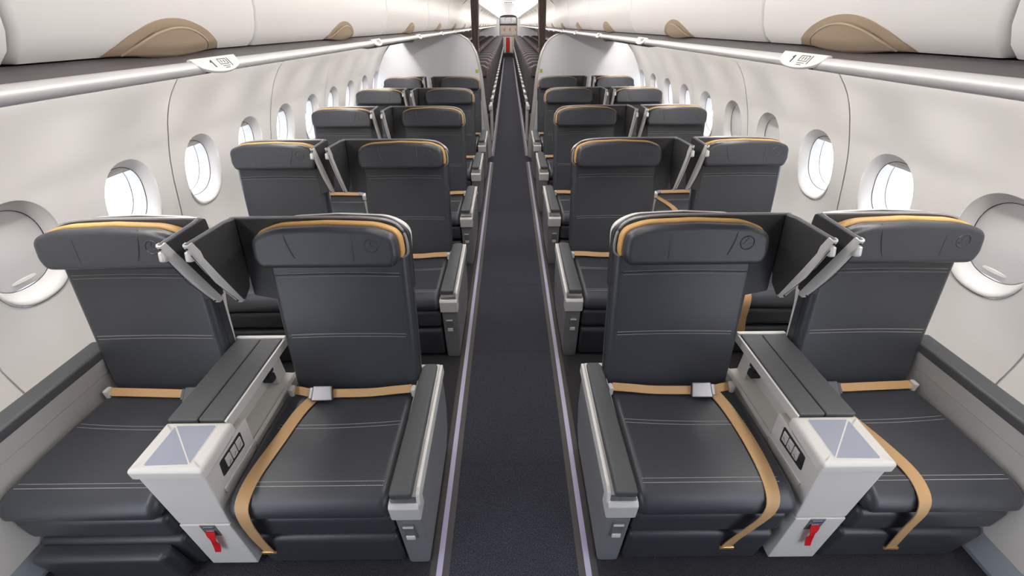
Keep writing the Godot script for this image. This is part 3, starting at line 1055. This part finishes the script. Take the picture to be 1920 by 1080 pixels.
func aisle_armrest(t: Node3D, o: Vector3, s: float) -> void:
	var b := B.new()
	# body: front stands on the floor, side bulges a little towards the aisle
	var rings := []
	for q in [[0.0, 0.322, 0.394, 0.706, 1.18], [0.02, 0.318, 0.396, 0.700, 1.20], [0.12, 0.309, 0.397, 0.698, 1.23], [0.25, 0.304, 0.398, 0.696, 1.25], [0.36, 0.305, 0.399, 0.694, 1.26], [0.44, 0.308, 0.399, 0.694, 1.26]]:
		var ring := PackedVector3Array()
		for v in rect(q[1], q[3], q[2], q[4], 0.010, 3): ring.append(Vector3(v.x, q[0], v.y))
		rings.append(ring)
	loft(b, rings)
	var body := part(t, "armrest", commit(b, o, s), M.grey_panel, "grey aisle armrest panel")
	b = B.new()
	prism(b, fillet([Vector2(0.681, 0.356), Vector2(0.679, 0.425), Vector2(0.690, 0.438), Vector2(0.745, 0.438), Vector2(0.745, 0.356)], [0.006, 0.01, 0.01, 0.0, 0.0], 3), 0, 0.304, 0.403, 0.005, 0.005, 2)
	part(body, "armrest_cap", commit(b, o, s), M.silver, "silver front cap")
	b = B.new()
	prism(b, fillet([Vector2(0.692, 0.43), Vector2(0.700, 0.474), Vector2(0.72, 0.484), Vector2(1.265, 0.492), Vector2(1.272, 0.44)], [0.0, 0.012, 0.01, 0.004, 0.0], 3), 0, 0.299, 0.312, 0.003, 0.003, 2)
	prism(b, fillet([Vector2(0.712, 0.43), Vector2(0.716, 0.468), Vector2(1.272, 0.488), Vector2(1.272, 0.44)], 0.004, 2), 0, 0.3135, 0.395, 0.002, 0.002, 1)
	part(body, "armrest_rail", commit(b, o, s), M.white_plastic)
	b = B.new()
	prism(b, fillet([Vector2(0.320, 0.686), Vector2(0.391, 0.684), Vector2(0.387, 1.235), Vector2(0.372, 1.262), Vector2(0.320, 1.262)], [0.008, 0.012, 0.02, 0.02, 0.015], 4), 1, 0.474, 0.503, 0.004, 0.008, 3)
	part(body, "armrest_pad", commit(b, o, s), M.pad_leather)
	b = B.new()
	box(b, Vector3(0.340, 0.215, 0.690), Vector3(0.378, 0.305, 0.70), 0.004, 2)
	var pl := part(body, "release_plate", commit(b, o, s), M.grey_panel_dark)
	b = B.new()
	box(b, Vector3(0.341, 0.288, 0.6865), Vector3(0.377, 0.298, 0.695), 0.002, 2)
	part(pl, "release_button", commit(b, o, s), M.white_plastic)
	b = B.new()
	box(b, Vector3(0.343, 0.214, 0.6855), Vector3(0.374, 0.236, 0.695), 0.003, 2)
	part(pl, "release_button", commit(b, o, s), M.white_plastic)

func window_armrest(t: Node3D, o: Vector3, s: float) -> void:
	var b := B.new()
	prism(b, fillet([Vector2(1.656, 0.612), Vector2(1.656, 0.575), Vector2(1.668, 0.571), Vector2(1.668, 0.53), Vector2(1.676, 0.525), Vector2(1.676, 0.44), Vector2(1.67, 0.20), Vector2(1.73, 0.20), Vector2(1.74, 0.612)], 0.004, 2), 2, 0.56, 1.30, 0.01, 0.01, 2)
	var body := part(t, "armrest", commit(b, o, s), M.white_plastic, "white panel below the window armrest")
	b = B.new()
	prism(b, fillet([Vector2(1.640, 0.54), Vector2(1.722, 0.54), Vector2(1.722, 1.262), Vector2(1.66, 1.262), Vector2(1.640, 1.235)], 0.015, 4), 1, 0.608, 0.645, 0.004, 0.009, 3)
	part(body, "armrest_pad", commit(b, o, s), M.pad_leather)

# ---------------------------------------------------------------- console between two seats
func make_console(s: float) -> Node3D:
	var t := Node3D.new()
	var o := Vector3(1.05, 0, 1.0)
	var b := B.new()
	# foot and front block: outline of the front face, drawn out to the rear
	prism(b, fillet([Vector2(0.968, 0.02), Vector2(1.140, 0.02), Vector2(1.140, 0.302), Vector2(0.966, 0.302)], 0.004, 2), 2, 0.7000, 1.27, 0.004, 0.0, 2)
	var body := part(t, "console_body", commit(b, o, s), M.white_plastic)
	b = B.new()
	prism(b, fillet([Vector2(0.966, 0.3045), Vector2(1.140, 0.3045), Vector2(1.140, 0.574), Vector2(0.936, 0.574)], 0.006, 2), 2, 0.7040, 0.925, 0.004, 0.0, 2)
	part(body, "front_panel", commit(b, o, s), M.white_plastic)
	b = B.new()
	# rear of the console: ledge, back of the pocket and the beam that carries the lid
	prism(b, fillet([Vector2(0.966, 0.3045), Vector2(1.140, 0.3045), Vector2(1.140, 0.60), Vector2(1.045, 0.60), Vector2(1.03, 0.452), Vector2(0.962, 0.446), Vector2(0.952, 0.452), Vector2(0.944, 0.44)], 0.003, 2), 2, 0.925, 1.27)
	part(body, "pocket", commit(b, o, s), M.cream_plastic, "open side pocket")
	b = B.new()
	box(b, Vector3(0.945, 0.43, 0.74), Vector3(0.965, 0.452, 0.925), 0.003, 2)
	part(body, "side_ledge", commit(b, o, s), M.cream_plastic)
	# sockets at the rear of the pocket
	b = B.new()
	box(b, Vector3(0.99, 0.45, 1.20), Vector3(1.05, 0.598, 1.268), 0.004, 2)
	part(body, "pocket_end", commit(b, o, s), M.cream_plastic)
	b = B.new()
	prism(b, fillet([Vector2(0.985, 0.53), Vector2(1.04, 0.53), Vector2(1.04, 0.592), Vector2(0.985, 0.592)], 0.006, 3), 2, 1.165, 1.202, 0.003, 0.0, 2)
	var so := part(body, "socket", commit(b, o, s), M.rubber)
	b = B.new()
	box(b, Vector3(1.0, 0.577, 1.1635), Vector3(1.004, 0.581, 1.1665))
	part(so, "indicator_light", commit(b, o, s), M.led_green)
	b = B.new()
	box(b, Vector3(0.988, 0.485, 1.17), Vector3(1.03, 0.52, 1.205), 0.006, 2)
	part(body, "socket", commit(b, o, s), M.rubber)
	# head with the rounded rim and the table-like insert
	b = B.new()
	prism(b, fillet([Vector2(0.916, 0.690), Vector2(1.143, 0.690), Vector2(1.143, 0.868), Vector2(0.925, 0.868)], [0.012, 0.012, 0.01, 0.015], 4), 1, 0.588, 0.630, 0.006, 0.014, 4)
	var head := part(t, "console_head", commit(b, o, s), M.white_plastic)
	b = B.new()
	prism(b, fillet([Vector2(0.935, 0.712), Vector2(1.132, 0.712), Vector2(1.132, 0.86), Vector2(0.938, 0.86)], 0.01, 3), 1, 0.570, 0.59)
	part(head, "head_shade_gap", commit(b, o, s), M.grey_panel)  # recessed neck under the head, its grey painted in as the gap's shade
	# two triangular inserts with a light line between them
	var c0 := Vector2(0.962, 0.709)
	var c1 := Vector2(1.103, 0.706)
	var c2 := Vector2(1.103, 0.853)
	var c3 := Vector2(0.965, 0.854)
	b = B.new()
	prism(b, fillet([c0, c1, c2, c3], 0.010, 4), 1, 0.6275, 0.6312, 0.0, 0.001, 1)
	part(head, "insert_frame", commit(b, o, s), M.white_plastic)
	for tri in [[c0 + Vector2(0.0055, 0.003), c1 + Vector2(-0.003, 0.003), c2 + Vector2(-0.003, -0.0065)], [c0 + Vector2(0.003, 0.0055), c2 + Vector2(-0.0055, -0.003), c3 + Vector2(0.003, -0.003)]]:
		b = B.new()
		prism(b, fillet(tri, [0.002, 0.008, 0.002] if tri[1].y < 0.8 else [0.002, 0.002, 0.008], 4), 1, 0.629, 0.6316, 0.0, 0.0004, 1)
		part(head, "insert_panel", commit(b, o, s), M.table_insert, "pale blue-grey triangular insert")
	# lid: two dark leather pads side by side, with a metal strip along the aisle seat
	for q in [[0.954, 1.040], [1.043, 1.143]]:
		b = B.new()
		box(b, Vector3(q[0], 0.60, 0.870), Vector3(q[1], 0.636, 1.278), 0.006, 3)
		part(t, "lid_pad", commit(b, o, s), M.pad_leather)
	b = B.new()
	box(b, Vector3(0.944, 0.596, 0.866), Vector3(0.9525, 0.632, 1.284), 0.002, 2)
	box(b, Vector3(0.944, 0.600, 1.2785), Vector3(1.146, 0.640, 1.296), 0.004, 2)
	part(t, "lid_strip", commit(b, o, s), M.silver)
	# seat controls in the side towards the aisle seat; the panel leans out towards its top
	b = B.new()
	var lean := Transform3D(Basis(Vector3(0, 0, 1), Vector3(-0.11, 0.994, 0), Vector3(-0.994, -0.11, 0)), Vector3(0.9465, 0.49, 0.82))
	b.T = lean
	prism(b, fillet([Vector2(-0.062, 0.0), Vector2(0.060, -0.004), Vector2(0.062, 0.07), Vector2(-0.056, 0.066)], 0.008, 3), 2, -0.002, 0.003, 0.0, 0.001, 1)
	var cp := part(t, "control_panel", commit(b, o, s), M.rubber, "black panel with three seat buttons")
	for k in 3:
		b = B.new()
		b.T = lean
		var u := -0.034 + 0.030 * k
		box(b, Vector3(u, 0.012, 0.0), Vector3(u + 0.026, 0.058, 0.006), 0.003, 2)
		var bt := part(cp, "button", commit(b, o, s), M.silver)
		b = B.new()
		b.T = lean
		var w := u + 0.013
		tube(b, [Vector3(w - 0.006, 0.02, 0.0062), Vector3(w - 0.002 * (k - 1), 0.03, 0.0062), Vector3(w + 0.006, 0.024 + 0.006 * k, 0.0062)], 0.0009, 4)
		part(bt, "button_mark", commit(b, o, s), M.ink)
	# latch with red pull tab low on the front
	b = B.new()
	box(b, Vector3(1.018, 0.232, 0.6985), Vector3(1.073, 0.300, 0.706), 0.002, 1)
	var lt := part(t, "latch", commit(b, o, s), M.grey_panel_dark)
	b = B.new()
	box(b, Vector3(1.026, 0.285, 0.6965), Vector3(1.062, 0.292, 0.70), 0.001, 1)
	box(b, Vector3(1.030, 0.262, 0.6955), Vector3(1.058, 0.270, 0.70), 0.001, 1)
	part(lt, "latch_bar", commit(b, o, s), M.chrome)
	b = B.new()
	strap(b, curve([Vector3(1.044, 0.268, 0.694), Vector3(1.045, 0.235, 0.686), Vector3(1.050, 0.19, 0.688), Vector3(1.058, 0.148, 0.684)], 4), [Vector3(0.0155, 0, 0), Vector3(0.0155, 0, 0), Vector3(0.015, 0, 0), Vector3(0.0145, 0, 0.002), Vector3(0.0135, 0, 0.003), Vector3(0.0125, 0, 0.004), Vector3(0.0125, 0, 0.003), Vector3(0.012, 0, 0), Vector3(0.012, 0, 0), Vector3(0.012, 0, 0), Vector3(0.011, 0, 0), Vector3(0.011, 0, 0), Vector3(0.010, 0, 0)], 0.0025)
	part(lt, "pull_tab", commit(b, o, s), M.red, "red fabric pull tab")
	return t

func business() -> void:
	var row_text := ["in the front row", "in the second row", "in the third row", "in the fourth row", "in the last row"]
	for s in [-1.0, 1.0]:
		var side := "left" if s < 0 else "right"
		for kind in 3:
			var proto: Node3D = make_seat(true, s) if kind == 0 else (make_seat(false, s) if kind == 1 else make_console(s))
			var cx: float = [0.642, 1.402, 1.05][kind]
			for r in ROWS:
				var o: Node3D = proto if r == 0 else proto.duplicate()
				o.name = numbered(["business_seat", "business_seat", "seat_console"][kind])
				add_child(o)
				o.position = Vector3(cx * s, 0, -(1.0 + r * PITCH))
				if kind == 0: tag(o, "dark leather business seat beside the aisle, %s side, %s" % [side, row_text[r]], "seat", "business aisle seats")
				elif kind == 1: tag(o, "dark leather business seat beside the windows, %s side, %s" % [side, row_text[r]], "seat", "business window seats")
				else: tag(o, "white console with dark lid between the two %s seats %s" % [side, row_text[r]], "console", "consoles between seats")

# ---------------------------------------------------------------- partition, curtain, economy, galley
func partitions() -> void:
	for s in [-1.0, 1.0]:
		var side := "left" if s < 0 else "right"
		var t := thing("partition", "white curved partition wall behind the last %s business row" % side, "partition", Vector3(1.0 * s, 0, BULKHEAD), "cabin partitions")
		var o := Vector3(1.0, 0, BULKHEAD)
		var inner := [Vector2(0.335, 0.0), Vector2(0.345, 0.2), Vector2(0.36, 0.44), Vector2(0.385, 0.8), Vector2(0.392, 1.0), Vector2(0.40, 1.136), Vector2(0.428, 1.30), Vector2(0.452, 1.40), Vector2(0.498, 1.495), Vector2(0.56, 1.56), Vector2(0.645, 1.605), Vector2(0.75, 1.622), Vector2(0.86, 1.628)]
		var poly := PackedVector2Array(inner)
		poly.append(Vector2(1.22, 1.612))
		poly.append(Vector2(1.24, 1.57))
		poly.append(Vector2(1.28, 1.525))
		poly.append(Vector2(1.44, 1.525))
		for k in 12:
			var y := lerpf(1.53, 0.0, k / 11.0)
			poly.append(Vector2(wall_x(y) - 0.006 if y > 0.2 else minf(wall_x(y) - 0.006, 1.75), y))
		var b := B.new()
		prism(b, poly, 2, BULKHEAD, BULKHEAD + 0.03, 0.003, 0.003, 1)
		part(t, "partition_panel", commit(b, o, s), M.partition)
		# edge moulding: sweeps towards the aisle behind the panel's edge
		b = B.new()
		var rings := []
		for i in inner.size():
			var p: Vector2 = inner[i]
			var a: Vector2 = inner[maxi(i - 1, 0)]
			var c: Vector2 = inner[mini(i + 1, inner.size() - 1)]
			var d := (c - a).normalized()
			var n := Vector2(-d.y, d.x)
			var wide := 0.062 * clampf(1.15 - p.y / 1.5, 0.12, 1.0)
			var ring := PackedVector3Array()
			for q in [[-0.006, -0.004], [0.004, -0.006], [wide * 0.6, 0.05], [wide, 0.12], [wide, 0.15], [0.0, 0.15], [-0.006, 0.10]]:
				ring.append(Vector3(p.x + n.x * q[0], p.y + n.y * q[0], BULKHEAD + q[1]))
			rings.append(ring)
		loft(b, rings)
		part(t, "edge_moulding", commit(b, o, s), M.partition_edge, "light grey moulding along the aisle edge")
		b = B.new()
		box(b, Vector3(0.425, 1.16, BULKHEAD - 0.004), Vector3(0.462, 1.205, BULKHEAD + 0.001))
		part(t, "sticker", commit(b, o, s), M.sticker, "small green sticker")
		# curtain gathered at the aisle end, hanging from the ceiling
		b = B.new()
		var folds := 9
		var cr := []
		for lv in 9:
			var y := lerpf(2.17, 0.62, lv / 8.0)
			var ring := PackedVector3Array()
			for side_i in 2:
				for k in folds * 4 + 1:
					var kk := k if side_i == 0 else folds * 4 - k
					var f := float(kk) / (folds * 4)
					var x := lerpf(0.375, 0.50, f) + pow(lv / 8.0, 0.8) * (0.075 * (1 - f) + 0.012 * f)
					ring.append(Vector3(x, y, BULKHEAD + 0.24 + 0.022 * sin(kk * PI / 2) + (0.0 if side_i == 0 else 0.014)))
			cr.append(ring)
		loft(b, cr, false)
		single("curtain", "brown-grey pleated curtain gathered at the %s partition" % side, "curtain", commit(b, Vector3(0.45, 1.6, BULKHEAD), s), M.curtain, Vector3(0.45 * s, 1.6, BULKHEAD), "cabin curtains")

func make_economy(s: float, col: int) -> Node3D:
	var t := Node3D.new()
	var o := Vector3.ZERO
	var b := B.new()
	var a := deg_to_rad(13.0)
	var F := Transform3D(Basis(Vector3(1, 0, 0), Vector3(0, cos(a), sin(a)), Vector3(0, sin(a), -cos(a))), Vector3(0, 0.45, 0.0))
	box(b, Vector3(-0.215, 0.32, -0.44), Vector3(0.215, 0.46, 0.03), 0.035, 3)
	part(t, "seat_cushion", commit(b, o, s), M.economy_leather)
	b = B.new()
	b.T = F
	prism(b, rect(-0.218, -0.02, 0.218, 0.72, 0.06, 4), 2, -0.075, 0.0, 0.01, 0.025, 3)
	part(t, "backrest", commit(b, o, s), M.economy_leather)
	b = B.new()
	b.T = F
	var hp := fillet([Vector2(-0.165, 0.555), Vector2(0.165, 0.555), Vector2(0.178, 0.60), Vector2(0.172, 0.70), Vector2(0.12, 0.735), Vector2(-0.12, 0.735), Vector2(-0.172, 0.70), Vector2(-0.178, 0.60)], 0.04, 4)
	prism(b, hp, 2, 0.014, 0.06, 0.003, 0.025, 4)
	var hr := part(t, "headrest", commit(b, o, s), M.economy_leather)
	b = B.new()
	b.T = F
	prism(b, inset(ccw(hp), -0.004), 2, 0.0, 0.016, 0.002, 0.002, 1)
	part(hr, "red_piping", commit(b, o, s), M.economy_piping, "muted red band round the headrest")
	for e in ([-1.0, 1.0] if col == 0 else [1.0]):
		b = B.new()
		box(b, Vector3(0.235 * e - 0.022, 0.60, -0.40), Vector3(0.235 * e + 0.022, 0.64, 0.02), 0.015, 3)
		if e < 0:
			box(b, Vector3(-0.262, 0.575, -0.43), Vector3(-0.206, 0.655, -0.36), 0.02, 3)
		part(t, "armrest", commit(b, o, s), M.economy_arm if e < 0 else M.grey_panel)
	if col == 0:
		b = B.new()
		box(b, Vector3(-0.248, 0.10, -0.34), Vector3(-0.222, 0.60, -0.06), 0.012, 2)
		part(t, "side_panel", commit(b, o, s), M.economy_leather)
	b = B.new()
	for e in [-0.15, 0.15]:
		box(b, Vector3(e - 0.015, 0.0, -0.36), Vector3(e + 0.015, 0.33, -0.32))
		box(b, Vector3(e - 0.015, 0.0, -0.06), Vector3(e + 0.015, 0.33, -0.02))
	part(t, "seat_legs", commit(b, o, s), M.grey_panel_dark)
	return t

func economy() -> void:
	for s in [-1.0, 1.0]:
		var side := "left" if s < 0 else "right"
		for col in 3:
			var proto := make_economy(s, col)
			var first_name := ""
			for r in 27:
				var o: Node3D = proto if r == 0 else proto.duplicate()
				o.name = numbered("economy_seat")
				if r == 0: first_name = o.name
				add_child(o)
				o.position = Vector3((0.535 + 0.475 * col) * s, 0, -(7.28 + 0.762 * r))
				tag(o, "dark economy seat, %s side, %s, %s row behind the partition" % [side, ["beside the aisle", "middle of three", "beside the wall"][col], WORDS[r]], "seat", "economy seats")
			if col == 0:                                        # upright folded table beside the first economy row
				var tb := B.new()
				box(tb, Vector3(-0.273, 0.10, -0.38), Vector3(-0.223, 0.66, -0.34), 0.012, 3)
				part(get_node(NodePath(first_name)), "armrest_table", commit(tb, Vector3.ZERO, s), M.economy_arm, "pale upright armrest table")
		# lavatory wall at the rear
		var b := B.new()
		var poly := [Vector2(0.535, 0.0), Vector2(0.535, 2.04), Vector2(1.46, 2.04)]
		for k in 10:
			var y := lerpf(1.68, 0.0, k / 9.0)
			poly.append(Vector2(minf(wall_x(y), 1.75) - 0.01, y))
		prism(b, PackedVector2Array(poly), 2, 28.2, END)
		single("lavatory_wall", "pale grey lavatory wall at the far end, %s side" % side, "wall panel", commit(b, Vector3(1.0, 0, 28.2), s), M.partition, Vector3(1.0 * s, 0, 28.2), "lavatory walls")
	galley()
	# ceiling fixture with sign
	var b := B.new()
	prism(b, fillet([Vector2(-0.17, 2.135), Vector2(0.17, 2.135), Vector2(0.2, 2.19), Vector2(-0.2, 2.19)], 0.02, 3), 2, 11.9, 12.3, 0.01, 0.01, 2)
	var sg := thing("ceiling_sign", "small white ceiling sign housing over the economy aisle", "sign", Vector3(0, 2.16, 12.0))
	part(sg, "housing", commit(b, Vector3(0, 2.16, 12.0)), M.ceiling)
	b = B.new()
	for k in 5: box(b, Vector3(-0.09 + 0.038 * k, 2.145, 11.894), Vector3(-0.064 + 0.038 * k, 2.17, 11.905))
	part(sg, "sign_pictogram", commit(b, Vector3(0, 2.16, 12.0)), M.ink)

func galley() -> void:
	var z := 29.4
	var t := thing("galley", "rear galley wall with metal upper lockers and beige doors at the far end", "galley", Vector3(-0.04, 0, z))
	var o := Vector3(-0.04, 0, z)
	var b := B.new()
	box(b, Vector3(-0.525, 0.9, z + 0.02), Vector3(0.525, 2.09, z + 0.6))
	part(t, "carcass", commit(b, o), M.galley_door)
	b = B.new()
	box(b, Vector3(-0.525, 0.0, z + 0.02), Vector3(-0.19, 0.9, z + 0.6))
	box(b, Vector3(0.12, 0.0, z + 0.02), Vector3(0.525, 0.9, z + 0.6))
	box(b, Vector3(-0.19, 0.0, z + 0.1), Vector3(0.12, 0.9, z + 0.6))
	part(t, "lower_carcass", commit(b, o), M.galley_door)
	for k in 3:
		var x := -0.52 + 0.35 * k
		b = B.new()
		box(b, Vector3(x, 1.76, z - 0.01), Vector3(x + 0.33, 2.085, z + 0.03), 0.01, 2)
		part(t, "upper_locker", commit(b, o), M.galley_metal)
		b = B.new()
		box(b, Vector3(x, 1.20, z - 0.01), Vector3(x + 0.33, 1.66, z + 0.03), 0.01, 2)
		var d := part(t, "locker_door", commit(b, o), M.galley_door)
		b = B.new()
		box(b, Vector3(x + 0.24, 1.38, z - 0.025), Vector3(x + 0.27, 1.52, z - 0.008), 0.004, 1)
		part(d, "handle", commit(b, o), M.rubber)
	b = B.new()
	box(b, Vector3(-0.52, 1.67, z - 0.005), Vector3(0.5, 1.75, z + 0.03))  # black strip that paints in the shade between upper and lower lockers
	part(t, "shade_band", commit(b, o), M.rubber, "black band painted as shade between the lockers")
	b = B.new()
	box(b, Vector3(-0.52, 1.12, z - 0.03), Vector3(0.5, 1.19, z + 0.03), 0.01, 2)
	part(t, "worktop", commit(b, o), M.galley_metal)
	b = B.new()
	box(b, Vector3(-0.145, 0.26, z - 0.02), Vector3(0.04, 1.03, z + 0.1), 0.01, 2)
	part(t, "red_panel", commit(b, o), M.red, "red panel in the far doorway")
	b = B.new()
	box(b, Vector3(0.09, 0.26, z - 0.02), Vector3(0.2, 1.05, z + 0.1), 0.01, 2)
	box(b, Vector3(-0.26, 0.26, z - 0.02), Vector3(-0.17, 1.05, z + 0.1), 0.01, 2)
	part(t, "white_panel", commit(b, o), M.white_plastic)
	b = B.new()
	box(b, Vector3(-0.32, 0.0, z - 0.03), Vector3(0.3, 0.2, z + 0.1))
	part(t, "plinth", commit(b, o), M.rubber)

func _ready() -> void:
	materials()
	camera_and_light()
	shell()
	bins()
	business()
	partitions()
	economy()
